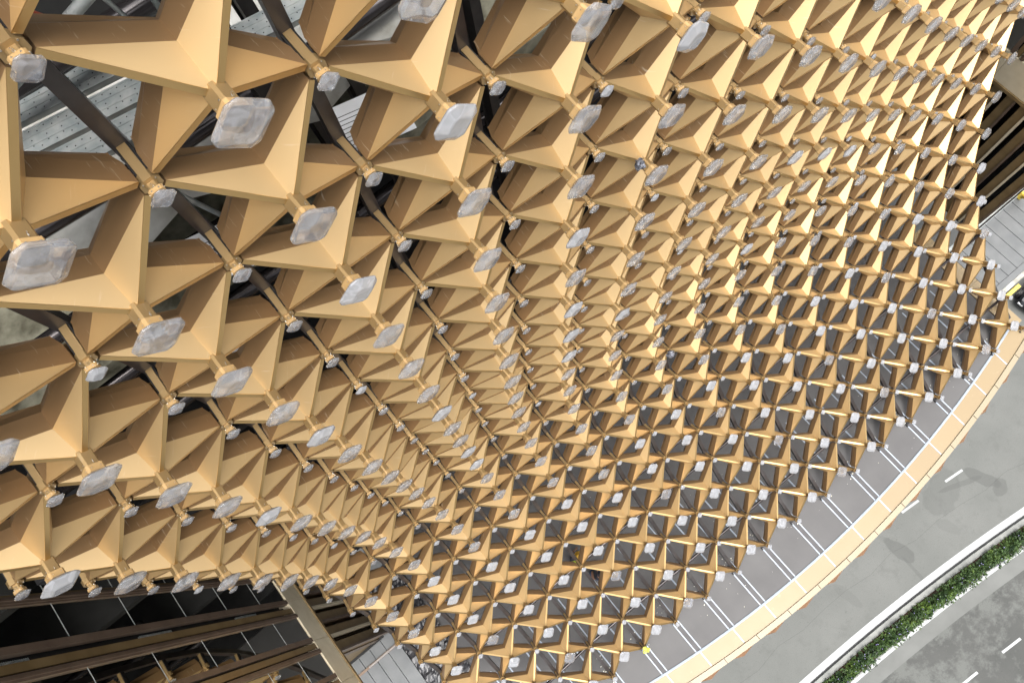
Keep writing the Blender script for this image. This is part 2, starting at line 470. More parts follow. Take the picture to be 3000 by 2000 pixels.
def lamp_meshes(big):
    D = {}
    s = .078 if big else .044
    z1 = .14 if big else .085
    mb = MB(); mb.hull(octa(s, s * .3, -.05 if big else .0), octa(s, s * .3, z1)); D['stem'] = mb.mesh('stem', HUBG)
    s2 = .092 if big else .062; z2 = z1 + (.08 if big else .045)
    mb = MB(); mb.hull(octa(s2, s2 * .25, z1), octa(s2, s2 * .25, z2))
    D['socket'] = mb.mesh('socket', AMBER)
    mb = MB()
    for sx in (-1, 1):
        for sy in (-1, 1):
            mb.cyl((sx * s2 * .5, sy * s2, (z1 + z2) / 2), (0, sy, 0), .006, .004, 6)
            mb.cyl((sx * s2, sy * s2 * .5, (z1 + z2) / 2), (sx, 0, 0), .006, .004, 6)
            mb.cyl((sx * s, sy * s * .5, z1 * .75), (sx, 0, 0), .007, .006, 6)
    D['bolts'] = mb.mesh('bolts', BOLT)
    D['wire'] = ringmesh((0, s + .018, z1 * .8), (1, .4, 0), .02, .003, 'wire_loop')
    th = .155 if big else .082
    hf = .205 if big else .092
    for k in range(4):
        D['c%d' % k] = crystal_mesh(hf, th, z2 + .002, 10 * k + big, CRY)
        D['m%d' % k] = crystal_mesh(hf, th, z2 + .002, 10 * k + big + 5, CRYW)
    return D


BIG, SMALL = lamp_meshes(1), lamp_meshes(0)
# hub of a small lamp: post up from the steel, octagonal plate, gasket
mb = MB()
oc = lambda r, z: [(r * math.cos(R(22.5 + 45 * k)), r * math.sin(R(22.5 + 45 * k)), z) for k in range(8)]
mb.hull(oc(.094, -.075), oc(.094, .012)); HUB = mb.mesh('hub_plate', HUBG)
mb = MB(); mb.hull(oc(.108, -.4), oc(.108, -.03)); GASK = None
mb = MB()
for k in range(4):
    a = R(45 + 90 * k)
    mb.cyl((.078 * math.cos(a), .078 * math.sin(a), .012), (0, 0, 1), .007, .007, 6)
HBOLT = mb.mesh('bolts', BOLT)
mb = MB(); mb.box(-.04, .04, .035, .062, -.46, -.076); POST = mb.mesh('cover_plate', HUBG)
mb = MB(); mb.box(-.058, -.046, -.07, .05, -.45, -.077); mb.box(.046, .058, -.07, .05, -.45, -.077); mb.box(-.046, .046, -.06, .03, -.45, -.077)
for k in range(3):
    mb.box(.058, .066, -.02, .01, -.15 - .1 * k, -.13 - .1 * k); mb.box(-.066, -.058, -.02, .01, -.15 - .1 * k, -.13 - .1 * k)
POSTIN = mb.mesh('bracket', BLACK)


def frame(o, x, z):
    z = z.normalized(); x = (x - z * x.dot(z)).normalized(); y = z.cross(x)
    return Matrix(((x.x, y.x, z.x, o.x), (x.y, y.y, z.y, o.y), (x.z, y.z, z.z, o.z), (0, 0, 0, 1)))


def lamp(name, big, M, milky, label, cat, group, depth, key):
    D = BIG if big else SMALL
    rnd = random.Random(key)
    root = empty(name, mat=M)
    tag(root, label, cat, group)
    link('stem', D['stem'], root)
    so = link('socket', D['socket'], root)
    if depth < 16:
        link('bolts', D['bolts'], so)
        link('wire_loop', D['wire'], root)
    cr = link('crystal', D[('m' if milky else 'c') + str(rnd.randrange(4))], root)
    cr.rotation_euler = (0, 0, rnd.choice((0, 1, 2, 3)) * math.pi / 2 + rnd.uniform(-.03, .03))
    return root


MILKY = {(1, 0), (3, -1), (2, 2), (0, 2), (0, 6), (6, 1), (7, 1), (8, 1), (2, 4), (2, 5), (2, 6), (-1, 5), (-2, 7), (-3, 6), (0, 9), (0, 10), (6, 4),
         (3, 5), (-2, 15), (0, 15), (0, 16), (1, 18), (4, 14), (6, 13), (3, 16)}
rows = {}
for r in range(-8, 20):
    for i in range(-3, 14):
        j = r - i
        if j < -4 or j > 20: continue
        K, C, n = cell(i, j)
        if j == -4 and i < 7: pass
        if any(inframe(k, 15) for k in K) or inframe(C + n * .5, 60): rows.setdefault(r, []).append(i)
for r, I in rows.items():
    lo = 13
    for idx, i in enumerate(I):
        j = r - i
        root, P, n, u = make_star(i, j)
        wh = where(i, r, idx + 1, lo, 19)
        dep = proj(P)[2]
        tag(root, 'folded gold star panel, ' + wh + ' of stars', 'star panel', 'gold star panels of the facade lattice')
        mk = (i, j) in MILKY or (r > 13 and (i * 7 + j * 3) % 5 != 0)
        if inframe(P + n * .3, 60):
            lamp('crystal_lamp', 1, frame(P, u, n), mk,
                 ('milky white' if mk else 'cloudy clear') + ' large crystal lamp, ' + wh + ' of large lamps', 'lamp',
                 'large wrapped crystal lamps on the star peaks', dep, i * 100 + j)

nrows = {}
for r in range(-8, 21):
    for i in range(-3, 15):
        j = r - i
        if j < -4 or j > 21: continue
        if inframe(S(i, j), 70): nrows.setdefault(r, []).append(i)
BAG = (1, 19)
for r, I in nrows.items():
    for idx, i in enumerate(I):
        j = r - i
        n, x = SN(i, j)
        o = S(i, j)
        M = frame(o, x, n)
        dep = proj(o)[2]
        wh = where(i, r, idx + 1, 14, 20)
        mk = r > 13 or (i * 5 + j * 3) % 11 == 4
        root = empty('node_lamp', mat=M)
        tag(root, 'small crystal lamp on octagonal hub, ' + wh + ' of hubs', 'lamp', 'small crystal lamps on the lattice nodes')
        h = link('hub_plate', HUB, root)
        if dep < 16: link('bolts', HBOLT, h)
        link('cover_plate', POST, root)
        link('bracket', POSTIN, root)
        link('stem', SMALL['stem'], root)
        so = link('socket', SMALL['socket'], root)
        if dep < 16:
            link('bolts', SMALL['bolts'], so)
            link('wire_loop', SMALL['wire'], root)
        cr = link('crystal', SMALL[('m' if mk else 'c') + str((i * 3 + j) % 4)], root)
        cr.rotation_euler = (0, 0, math.pi / 4)

# ---------------- steel behind the stars ----------------
for i in range(-3, 15):
    P = []; U = []
    j0 = max(-4, -9 - i)
    for j in range(j0, 21 - i):
        n, _ = SN(i, j)
        P.append(S(i, j) - n * .48); U.append(n)
    mb = MB()
    mb.path(P, [(-.068, -.07), (.068, -.07), (.068, .07), (-.068, .07)], U)
    o = mb.build('steel_mullion', STEEL)
    tag(o, 'dark steel mullion behind the ' + ('leftmost' if i == -3 else ORD[i + 4] + ' from left') + ' column of hubs', 'mullion', 'steel mullions running down behind the stars')
for r in range(1, 20):
    if r == 18: continue
    I = [i for i in range(-3, 15) if -4 <= r - i <= 21]
    P = []
    for i in I:
        n, _ = SN(i, r - i); P.append(S(i, r - i) - n * (.20 if r > 12 else 1.5))
    if not any(inframe(p, 20) for p in P): continue
    mb = MB(); mb.tube(P, 0.058 if r > 12 else .11, 12, (0, .3, 1))
    o = mb.build('steel_tube', TUBE, smooth=True)
    tag(o, 'glossy dark round steel tube behind the ' + ('lowest' if r == 19 else ORD[20 - r] + ' lowest') + ' row of hubs joined by it', 'steel tube', 'round tubes behind the stars')

# ---------------- canopy roof, rim ----------------
ZR = CAMZ - 33.42
inner = [(-12, -3.9), (-8, -4.6), (-5, -5.0), (-1.22, -5.64), (1.12, -5.92), (2.64, -6.08), (4.26, -6.25), (7.6, -6.3), (10.76, -6.19), (13.33, -5.95), (15.6, -5.6), (17.14, -5.22), (18.77, -5.01), (20.14, -4.67)]
cf = np.polyfit([p[0] for p in inner[3:]], [p[1] for p in inner[3:]], 3)
yin = lambda x: float(np.polyval(cf, x)) if x > -1.2 else float(np.polyval(cf, -1.2) + (x + 1.2) * np.polyval(np.polyder(cf), -1.2) * 1 + .012 * (x + 1.2) ** 2)
ymid = lambda x: yin(x) - .70
yout = lambda x: yin(x) - .93
XR = 20.25
can = empty('canopy', (6, -5, ZR)); tag(can, 'curved canopy roof of grey sheets with gold rim above the road', 'canopy')


def cbuild(mb, name, m, parent=None, smooth=False):
    o = mb.build(name, m, parent if parent is not None else can, smooth)
    if parent is None or parent is can: o.matrix_parent_inverse = Matrix.Translation(-can.location)
    else: pass
    return o


xs = [-7.1 + k * .5 for k in range(int((XR + 7.1) / .5) + 1)] + [XR]
mb = MB()
for a, b in zip(xs[:-1], xs[1:]):
    mb.hull([(a, yin(a), ZR - .25), (b, yin(b), ZR - .25), (b, 6.5, ZR - .25), (a, 6.5, ZR - .25)],
            [(a, yin(a), ZR), (b, yin(b), ZR), (b, 6.5, ZR), (a, 6.5, ZR)], cap=False)
    mb.face([(a, yin(a), ZR), (b, yin(b), ZR), (b, 6.5, ZR), (a, 6.5, ZR)])
cbuild(mb, 'roof_sheet', ROOF)
nodeX = [S(i, 20 - i) for i in range(-2, 15)]
joints = [p.x + .02 for p in nodeX]
jj = [-12, -10.4, -8.8, -7.1, -5.6] + [x - 0 for x in joints]
jj = sorted(jj)
for k in range(len(jj) - 1):
    a, b = jj[k] + .012, jj[k + 1] - .012
    b = min(b, XR + .6)
    if a < -3.5: pass
    X = [a + (b - a) * t / 4 for t in range(5)]
    mb = MB()
    mb.loops([[(x, yin(x) - .02, ZR - .02), (x, yin(x) - .02, ZR + .05), (x, ymid(x), ZR + .05), (x, ymid(x), ZR - .02)] for x in X])
    cbuild(mb, 'rim_panel', RIMG)
    off = .55
    X = [x + off for x in X]
    mb = MB()
    mb.loops([[(x, ymid(x) - .012, ZR - .1), (x, ymid(x) - .012, ZR + .10), (x, yout(x), ZR + .10), (x, yout(x), ZR - .12)] for x in X])
    cbuild(mb, 'coping', COPING)
    # folded brown fascia hanging under the coping
    mb = MB()
    q = lambda t, dy, dz: (a + off + (b - a) * t, yout(a + off + (b - a) * t) + dy, ZR + dz)
    top0, top1, low = q(.06, .02, -.12), q(.98, .02, -.12), q(.45, -.24, -.4)
    bk = q(.5, .75, -.5)
    mb.face([top0, top1, low]); mb.face([top0, low, bk]); mb.face([low, top1, bk]); mb.face([top0, bk, top1])
    cbuild(mb, 'fascia_fold', REDBROWN)
# band turning back at the right end
mb = MB()
for k in range(7):
    y0 = -4.7 + k * .82
    mb.box(XR + .012, XR + .68, y0, y0 + .81, ZR - .02, ZR + .05)
cbuild(mb, 'end_rim', RIMG)
mb = MB()
# pale sealing strips: pairs running outwards from each bracket, one line along the rim
for k, p in enumerate(nodeX):
    if p.x > XR: continue
    for dx in (-.115, .125):
        y1 = p.y + (3.6 if dx > 0 else .2)
        mb.box(p.x + dx - .024, p.x + dx + .024, yin(p.x) + .05, y1, ZR + .003, ZR + .009)
    mb.box(p.x - .015, p.x + .04, ymid(p.x) + .03, yin(p.x) + .02, ZR + .052, ZR + .058)
    if k % 3 != 1: mb.box(p.x - 1.05, p.x + .09, p.y + 1.4, p.y + 1.46, ZR + .011, ZR + .016)
    mb.box(p.x - .62, p.x - .56, p.y + .9, p.y + 3.2, ZR + .018, ZR + .023)
X = [-5 + k * .4 for k in range(64)]
X = [x for x in X if x < XR]
mb.loops([[(x, yin(x) + .05, ZR + .025), (x, yin(x) + .05, ZR + .035), (x, yin(x) - .03, ZR + .06), (x, yin(x) - .03, ZR + .05)] for x in X])
cbuild(mb, 'sealing_strips', STRIP)
RJ = noisy('roof_joint_shadow', (0.06, .057, .058), (.08, .076, .077), 2)  # darker grey sheets paint the shadow between each pair of sealing strips
for k, p in enumerate(nodeX):
    if p.x > XR: continue
    mb = MB(); mb.box(p.x - .085, p.x + .095, yin(p.x) + .06, p.y + .2, ZR + .004, ZR + .007)
    cbuild(mb, 'joint_shadow_sheet', RJ)

for k, p in enumerate(nodeX):
    i = k - 2
    n, x = SN(i, 20 - i)
    b = S(i, 20 - i) - n * .56
    root = empty('foot_bracket', (b.x, b.y, ZR))
    tag(root, 'black steel foot bracket under the ' + ORD[len(nodeX) - k] + ' hub from the right on the roof edge', 'bracket', 'foot brackets along the lower edge of the lattice')
    mb = MB(); mb.box(-.13, .13, -.30, .02, .012, .03); mb.box(-.15, -.11, -.36, -.28, .012, .1); mb.box(.11, .15, -.36, -.28, .012, .1); mb.build('base_plate', BLACK, root)
    mb = MB(); mb.beam((0, -.1, .03), (0, .02, b.z - ZR), .05, .1, (1, 0, 0)); mb.beam((.06, -.26, .03), (.02, 0, max(.1, b.z - ZR - .05)), .02, .05, (1, 0, 0)); mb.build('strut', BLACK, root)

rnd = random.Random(3)
mb = MB()
for k, p in enumerate(nodeX):
    for q in range(16):
        x = p.x + rnd.gauss(-.05, .16); y = p.y + rnd.gauss(.35, .28); s = rnd.uniform(.012, .045); a = rnd.uniform(0, 3)
        c, t = math.cos(a) * s, math.sin(a) * s
        z = ZR + .02 + rnd.uniform(0, .02)
        mb.hull([(x + c, y + t, z), (x - t, y + c, z), (x - c, y - t * .6, z)], [(x + c, y + t, z + .012), (x - t, y + c, z + .02), (x - c, y - t * .6, z + .01)])
for q in range(160):
    x = rnd.uniform(-2, 20); y = rnd.uniform(yin(x) + .2, 3); s = rnd.uniform(.006, .02)
    mb.box(x, x + s, y, y + s * 1.4, ZR + .004, ZR + .012)
tag(mb.build('debris', noisy('pale_scraps', (.7, .66, .5), (.8, .78, .7), 9)), 'scattered pale scraps and foam crumbs on the grey canopy roof', 'debris', kind='stuff')

# membrane and decks
mb = MB()
NX, NY = 26, 90
g = [[None] * (NY + 1) for _ in range(NX + 1)]
for a in range(NX + 1):
    for b in range(NY + 1):
        x = -8.5 + a * (1.9 / NX); y = -4 + b * (9.0 / NY)
        z = ZR - .03 + .06 * abs(noise.noise(Vector((x * 3.2, y * 2.2, 0)))) + .05 * abs(noise.noise(Vector((x * 9, y * 7, 3)))) + (.1 if -7.2 < x else 0)
        g[a][b] = (x, y, z)
for a in range(NX):
    for b in range(NY):
        mb.face([g[a][b], g[a + 1][b], g[a + 1][b + 1]]); mb.face([g[a][b], g[a + 1][b + 1], g[a][b + 1]])
tag(mb.build('waterproof_membrane', MEMB, fix=False), 'crinkled black waterproof membrane beside the grey plank deck', 'membrane')


def deck(x0, x1, y0, y1, gap, label):
    root = empty('plank_deck', ((x0 + x1) / 2, (y0 + y1) / 2, ZR)); tag(root, label, 'deck', 'grey plank decks beside the lattice')
    ox, oy = -(x0 + x1) / 2, -(y0 + y1) / 2
    mb = MB(); x = x0
    while x < x1 - .1:
        mb.box(x + ox + .012, min(x + gap, x1) + ox - .012, y0 + oy, y1 + oy, -.08, .03); x += gap
    mb.build('planks', DECK, root)
    mb = MB(); mb.box(x0 + ox, x1 + ox, y0 + oy, y1 + oy, -.2, -.085); mb.build('under_tray', BLACK, root)
    return root, ox, oy


# left deck
root, ox, oy = deck(-11.8, -8.52, -3.5, 2.62, .56, 'grey plank deck with a perforated channel, below the glass box')
mb = MB(); mb.box(-11.8 + ox, -8.55 + ox, 2.02 + oy, 2.12 + oy, .032, .10); mb.build('channel', BROWN, root)
mb = MB()
for k in range(34): mb.box(-9.95 + ox + k * .04, -9.93 + ox + k * .04, 2.03 + oy, 2.09 + oy, .101, .108)
tag(mb.build('channel_holes', LINEW, root), kind=None)
mb = MB(); mb.box(-8.52 + ox, -8.42 + ox, -3.5 + oy, 3 + oy, -.05, .09); mb.build('edge_angle', DECK, root)
# right deck
root, ox, oy = deck(20.95, 34, -2.96, -.7, .56, 'grey plank deck right of the lattice, edged by a parapet')
mb = MB(); mb.box(20.95 + ox, 34 + ox, -.68 + oy, -.42 + oy, -.05, .16); mb.build('gutter', GALV, root)
mb = MB(); mb.tube([(20.95 + ox, -.62 + oy, .22), (34 + ox, -.62 + oy, .22)], .035, 8); mb.build('pipe', TUBE, root)
mb = MB(); mb.box(20.95 + ox, 34 + ox, -3.22 + oy, -2.97 + oy, -.1, .06); mb.build('parapet', DECK, root)
mb = MB(); mb.box(20.95 + ox, 34 + ox, -3.42 + oy, -3.24 + oy, -.3, -.02); mb.build('ledge', CONC, root)
mb = MB(); mb.box(21.4, 22.2, -3.66, -3.5, ZR - .5, ZR - .1); tag(mb.build('yellow_block', YEL), 'yellow painted block beside the parapet of the right deck', 'block')
mb = MB(); mb.beam((25.3, -.75, ZR + .1), (24.6, -1.62, ZR + 1.9), .13, .13, (0, 0, 1)); mb.beam((25.25, -.75, ZR + .05), (25.35, -.75, ZR + .35), .2, .2, (0, 1, 0))
tag(mb.build('yellow_post', YEL), 'yellow post leaning over the right deck at the photo edge', 'post')

# ---------------- glass boxes and fins at both ends of the lattice ----------------
ZB = CAMZ - 24.3


def glass_box(name, xg, sx, label, flabel, ytop=7.4):
    """sx: direction in which the glass faces (+1 faces +X)"""
    root = empty(name, (xg, 4, ZB)); tag(root, label, 'glass box')
    T = Matrix.Translation((-xg, -4, -ZB))

    def put(mb, nm, m, par=None):
        o = mb.build(nm, m, par or root)
        o.data.transform(T); return o

    def bx(mb, a, b, y0, y1, z0, z1):
        mb.box(min(xg + sx * a, xg + sx * b), max(xg + sx * a, xg + sx * b), y0, y1, z0, z1)
    top = CAMZ + 4
    bays = [(5.62, 6.3, 0), (4.74, 5.52, 1), (3.34, 4.08, 1), (2.05, 2.78, 1), (.75, 1.48, 1)]
    z = ZB + .02
    for (y0, y1, real) in bays:
        mb = MB(); bx(mb, -.05, 0, y0, y1, z, top); pane = put(mb, 'glass_pane', GLASS)
        mb = MB(); zz = CAMZ - 22.36
        while zz < top:
            bx(mb, .0, .006, y0, y1, zz, zz + .013); zz += 2.11
        put(mb, 'glass_joint', GALV, pane)
    for (y0, y1, real) in bays:
        mb = MB(); bx(mb, -.1, .05, y1, y1 + .14, z, top); bx(mb, -.1, .03, y0 - .14, y0, z, top); bx(mb, -.1, .07, y1 + .05, y1 + .085, z, top)
        put(mb, 'rail', BROWN)
    for (y0, y1) in [(4.27, 4.44), (2.97, 3.14), (1.67, 1.84), (5.62, 5.72)]:
        mb = MB(); bx(mb, -.02, .01, y0, y1, z, top); put(mb, 'gold_strip', FIN)
    for (y0, y1) in [(4.44, 4.60), (3.14, 3.20), (1.84, 1.91), (5.72, 5.9)]:
        mb = MB(); bx(mb, -.22, -.2, y0, y1, z, top); put(mb, 'slot', DARK)
        mb = MB(); zz = ZB + 1.3 + y0 * .2
        while zz < CAMZ - 2:
            for k in range(26):
                bx(mb, -.2, -.15, y0 + .01, y1 - .02, zz + k * .05, zz + k * .05 + .02)
            zz += 4.6
        put(mb, 'vent_comb', GALV)
    # horizontal tan fascia along the bottom
    y = 0.2
    while y < 7:
        mb = MB(); bx(mb, -.3, .03, y + .006, y + 1.5, ZB - 1.35, ZB); put(mb, 'fascia', TAN); y += 1.506
    mb = MB(); bx(mb, -.3, .07, .2, 7.4, ZB - 1.52, ZB - 1.37); put(mb, 'lower_trim', FIN)
    mb = MB(); bx(mb, -4, -.35, .7, 7.4, ZB - 1.5, ZB - 1.4); bx(mb, -4, -.3, .6, .66, ZB - 1.4, top); put(mb, 'soffit', BROWN)
    mb = MB(); bx(mb, -.32, -.3, .7, 7.4, ZB, top); put(mb, 'backing', DARK)
    return root


glass_box('glass_box', -8.2, 1, 'dark reflective glass box with brown rails left of the lattice, tan fascia below', '')
glass_box('glass_box', 22.4, -1, 'dark glass box with tan fascia at the right end of the lattice', '')


def fins(x0, x1, y0, n, dy, face, label):
    root = empty('fin_screen', (x0, y0, ZR)); tag(root, label, 'fin screen')
    o = lambda x: x - x0
    sg = 1 if x1 > x0 else -1
    for k in range(n):
        y = k * dy
        mb = MB()
        a, b = sorted((0.0, o(x1)))
        mb.box(a, b, y, y + dy * .52, .02, ZB - 1.55 - ZR)
        f = mb.build('fin', FIN, root)
        mb = MB(); a, b = sorted((-sg * .05, sg * .12))
        mb.box(a, b, y - .09, y - .002, .02, ZB - 1.55 - ZR); mb.build('fin_edge', TAN if k % 2 else BROWN, f)
        mb = MB(); a, b = sorted((sg * .55, sg * .8)); mb.box(a, b, y - .05, y - .003, .02, ZB - 1.56 - ZR); mb.build('fin_fold', BROWN, f)
    mb = MB(); a, b = sorted((sg * .35, o(x1))); mb.box(a, b, n * dy, n * dy + .1, .02, ZB - 1.55 - ZR); mb.box(min(0, a), b, -.1, n * dy, -.1, .015); mb.box(a, b, 0, n * dy, .02, ZB - 1.57 - ZR) if 0 else None; mb.build('backing', DARK, root)


fins(-8.45, -12, 2.75, 6, .58, 1, 'tall bronze fins under the tan fascia, above the left deck')
fins(22.5, 30, -.4, 10, .62, -1, 'tall bronze fins above the parapet of the right deck')

# ---------------- building core behind the lattice ----------------
mb = MB(); mb.box(-14, 34, 7.6, 8.2, ZR, CAMZ + 5); tag(mb.build('core_wall', DARK), 'dark wall far behind the gold lattice', 'wall')  # wall coloured near-black all over
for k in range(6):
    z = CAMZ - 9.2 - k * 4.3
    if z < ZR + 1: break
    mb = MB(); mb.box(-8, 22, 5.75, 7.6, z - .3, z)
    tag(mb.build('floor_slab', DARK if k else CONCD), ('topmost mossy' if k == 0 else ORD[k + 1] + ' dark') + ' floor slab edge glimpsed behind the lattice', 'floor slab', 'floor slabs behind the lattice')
# rough concrete ledge high up
mb = MB()
for q in range(14):
    x0 = -2.6 + q * .42
    mb.hull([(x0, 5.55 + .12 * math.sin(q * 2.1), CAMZ - 7.4), (x0 + .42, 5.55 + .12 * math.sin(q * 2.1 + 2.1), CAMZ - 7.4), (x0 + .42, 7.6, CAMZ - 7.4), (x0, 7.6, CAMZ - 7.4)],
            [(x0, 5.6 + .12 * math.sin(q * 2.1), CAMZ - 7.1), (x0 + .42, 5.6 + .12 * math.sin(q * 2.1 + 2.1), CAMZ - 7.1), (x0 + .42, 7.6, CAMZ - 7.1), (x0, 7.6, CAMZ - 7.1)])
tag(mb.build('concrete_ledge', CONC), 'rough pale concrete ledge behind the stars at top left', 'ledge')


def plank(x, y, z, L, ang, label):
    root = empty('scaffold_plank', (x, y, z)); root.rotation_euler = (0, 0, ang)
    tag(root, label, 'scaffold plank', 'galvanised scaffold planks')
    W = .27
    mb = MB()
    mb.box(-L / 2, L / 2, -W / 2, W / 2, -.012, 0); mb.box(-L / 2, L / 2, -W / 2, -W / 2 + .02, -.06, .004); mb.box(-L / 2, L / 2, W / 2 - .02, W / 2, -.06, .004)
    mb.box(-L / 2, L / 2, -.05, -.04, .001, .006); mb.box(-L / 2, L / 2, .04, .05, .001, .006)
    mb.build('tread', GALV, root)
    mb = MB()
    n = int(L / .07)
    for k in range(n):
        for yy in (-.09, -.06, .0, .07, .1):
            if (k + int(yy * 100)) % 2 == 0: continue
            mb.cyl((-L / 2 + .03 + k * .07, yy, .0005), (0, 0, 1), .007, .0015, 6)
    mb.build('holes', BLACK, root)


for k, (x, y, z, L) in enumerate([(-.9, 5.1, CAMZ - 5.4, 2.6), (-.82, 5.43, CAMZ - 5.42, 2.6), (-.75, 5.76, CAMZ - 5.4, 2.6), (1.2, 5.2, CAMZ - 5.6, 1.6)]):
    plank(x, y, z, L, -.2, ['nearest dusty perforated scaffold plank seen through the top left opening', 'middle dusty perforated scaffold plank seen through the top left opening',
                            'farthest dusty perforated scaffold plank seen through the top left opening', 'short perforated scaffold plank behind the second star from the left'][k])
poles = [((-2.0, 5.0, CAMZ - 3.2), (-1.1, 5.4, CAMZ - 3.4), REDP, 'red primed scaffold bar at the top left corner', .05),
         ((-1.7, 5.5, CAMZ - 3.9), (1.2, 5.1, CAMZ - 3.6), GALV, 'thick galvanised scaffold tube near the top left corner', .045),
         ((-.4, 5.2, CAMZ - 3.0), (-.35, 5.5, CAMZ - 4.6), GALV, 'short upright scaffold tube behind the top left star', .025),
         ((.2, 5.4, CAMZ - 2.9), (.1, 5.3, CAMZ - 5.0), GALV, 'pale upright scaffold tube crossing the thick tube', .025),
         ((1.6, 5.6, CAMZ - 4.0), (2.6, 5.7, CAMZ - 5.2), REDP, 'red primed scaffold bar behind the stars at the top', .035),
         ((-.9, 5.0, CAMZ - 6.2), (-.75, 5.3, CAMZ - 7.6), GALV, 'pale scaffold tube under the perforated planks', .03)]
poles += [((-.85, 5.15, CAMZ - 3.7), (-.45, 5.5, CAMZ - 4.9), REDP, 'red primed scaffold bar crossing the gap above the top left star', .04),
          ((-1.2, 5.4, CAMZ - 4.75), (.8, 5.25, CAMZ - 4.1), GALV, 'thick galvanised tube lying across the gap above the top left star', .05),
          ((-.35, 5.7, CAMZ - 3.6), (-.1, 5.6, CAMZ - 5.4), GALV, 'thin pale scaffold tube leaning behind the top left star', .022)]
for a, b, m, l, r_ in poles:
    mb = MB(); mb.tube([a, b], r_, 8, (0, 1, .1)); tag(mb.build('scaffold_tube', m, smooth=True), l, 'scaffold tube', 'scaffold tubes')
for k, (x, y, z) in enumerate([(-1.0, 5.0, -7.6), (1.15, 5.0, -7.3), (-1.9, 4.95, -9.4)]):
    mb = MB(); root = empty('notice_board', (x, y, CAMZ + z)); root.rotation_euler = (.2, .1, -.2)
    tag(root, ['white printed board behind the second hub from the left', 'white printed board behind the upper middle star', 'white printed board low at the left photo edge'][k], 'board', 'white printed boards')
    mb.box(-.45, .45, -.3, .3, 0, .01); mb.build('sheet', WHITE, root)
    mb = MB()
    for q in range(9):
        mb.box(-.38, -.38 + .3 + .4 * ((q * 37) % 10) / 10, -.24 + q * .05, -.232 + q * .05, .0102, .0112)
    mb.build('print_lines', BLACK, root)

for k, (x, y) in enumerate([(.42, 5.3), (.78, 5.75), (1.35, 5.5), (3.0, 5.4), (4.6, 5.5)]):
    mb = MB(); mb.box(x - .07, x + .07, y, y + .2, CAMZ - 20, CAMZ + 1); mb.box(x - .1, x + .1, y + .2, y + .23, CAMZ - 20, CAMZ + 1)
    tag(mb.build('steel_post', BLACK), ORD[k + 1] + ' black upright steel post from the left, seen in the gaps behind the stars', 'steel post', 'black posts behind the lattice')
# ---------------- small things on the lattice ----------------


def crumple(name, p, r, m, label, cat, seed):
    me = ico(r, 3, name)
    for v in me.vertices:
        k = noise.noise(v.co * (3.5 / r) * .35 + Vector((seed, 0, 0))) + .5 * noise.noise(v.co * (9 / r) * .3 + Vector((seed, 3, 0)))
        v.co *= 1 + .55 * k
    me.materials.append(m)
    o = link(name, me); o.location = p; tag(o, label, cat); return o


LIME = noisy('lime_fabric', (0.5, 0.72, 0.02), (0.6, 0.8, 0.05), 6, 0.7)
n, x = SN(1, 19)
b_ = crumple('cover_bag', S(1, 19) + n * .14, .125, noisy('yellow_bag', (.5, .52, .04), (.6, .6, .12), 8, .5), 'crumpled yellow bag pulled over a small lamp at the canopy edge', 'bag', 2)
K, C, n = cell(3, 1)
crumple('plastic_wad', C + n * .42 + Vector((-.16, 0, .22)), .085, noisy('grey_wad', (.02, .02, .025), (.2, .21, .24), 20, .3), 'crumpled dark plastic wad above the large lamp right of centre at the top', 'plastic wad', 5)
K, C, n = cell(4, 9)
crumple('plastic_wad', S(5, 8) + n * .2 + Vector((-.1, 0, .1)), .11, noisy('black_wad', (.01, .01, .015), (.25, .26, .3), 25, .3), 'crumpled black plastic wad caught beside a small lamp in the middle right', 'plastic wad', 8)

# ---------------- workers ----------------
SKIN = noisy('skin', (0.30, 0.16, 0.10), (0.36, 0.2, 0.13), 8, 0.6)
JEAN = noisy('denim', (0.03, 0.06, 0.14), (0.07, 0.11, 0.22), 12, 0.8)
SHIRT = noisy('dark_shirt', (0.02, 0.02, 0.03), (0.05, 0.05, 0.06), 8, 0.8)
HELM = noisy('helmet_plastic', (0.5, 0.28, 0.03), (0.55, 0.32, 0.04), 3, 0.3)
SHOE = noisy('shoe', (0.02, 0.015, 0.012), (0.04, 0.03, 0.02), 8, 0.6)


def skinned(verts, edges, rad, mat, name):
    me = bpy.data.meshes.new(name); me.from_pydata(verts, edges, [])
    o = bpy.data.objects.new(name, me); COL.objects.link(o)
    md = o.modifiers.new('s', 'SKIN'); md.use_smooth_shade = True
    for k, r in enumerate(rad):
        me.skin_vertices[0].data[k].radius = (r, r) if not isinstance(r, tuple) else r
    me.skin_vertices[0].data[0].use_root = True
    sb = o.modifiers.new('u', 'SUBSURF'); sb.levels = 2; sb.render_levels = 2
    dg = bpy.context.evaluated_depsgraph_get()
    m2 = bpy.data.meshes.new_from_object(o.evaluated_get(dg))
    bpy.data.objects.remove(o)
    m2.materials.clear(); m2.materials.append(mat)
    for p in m2.polygons: p.use_smooth = True
    return m2


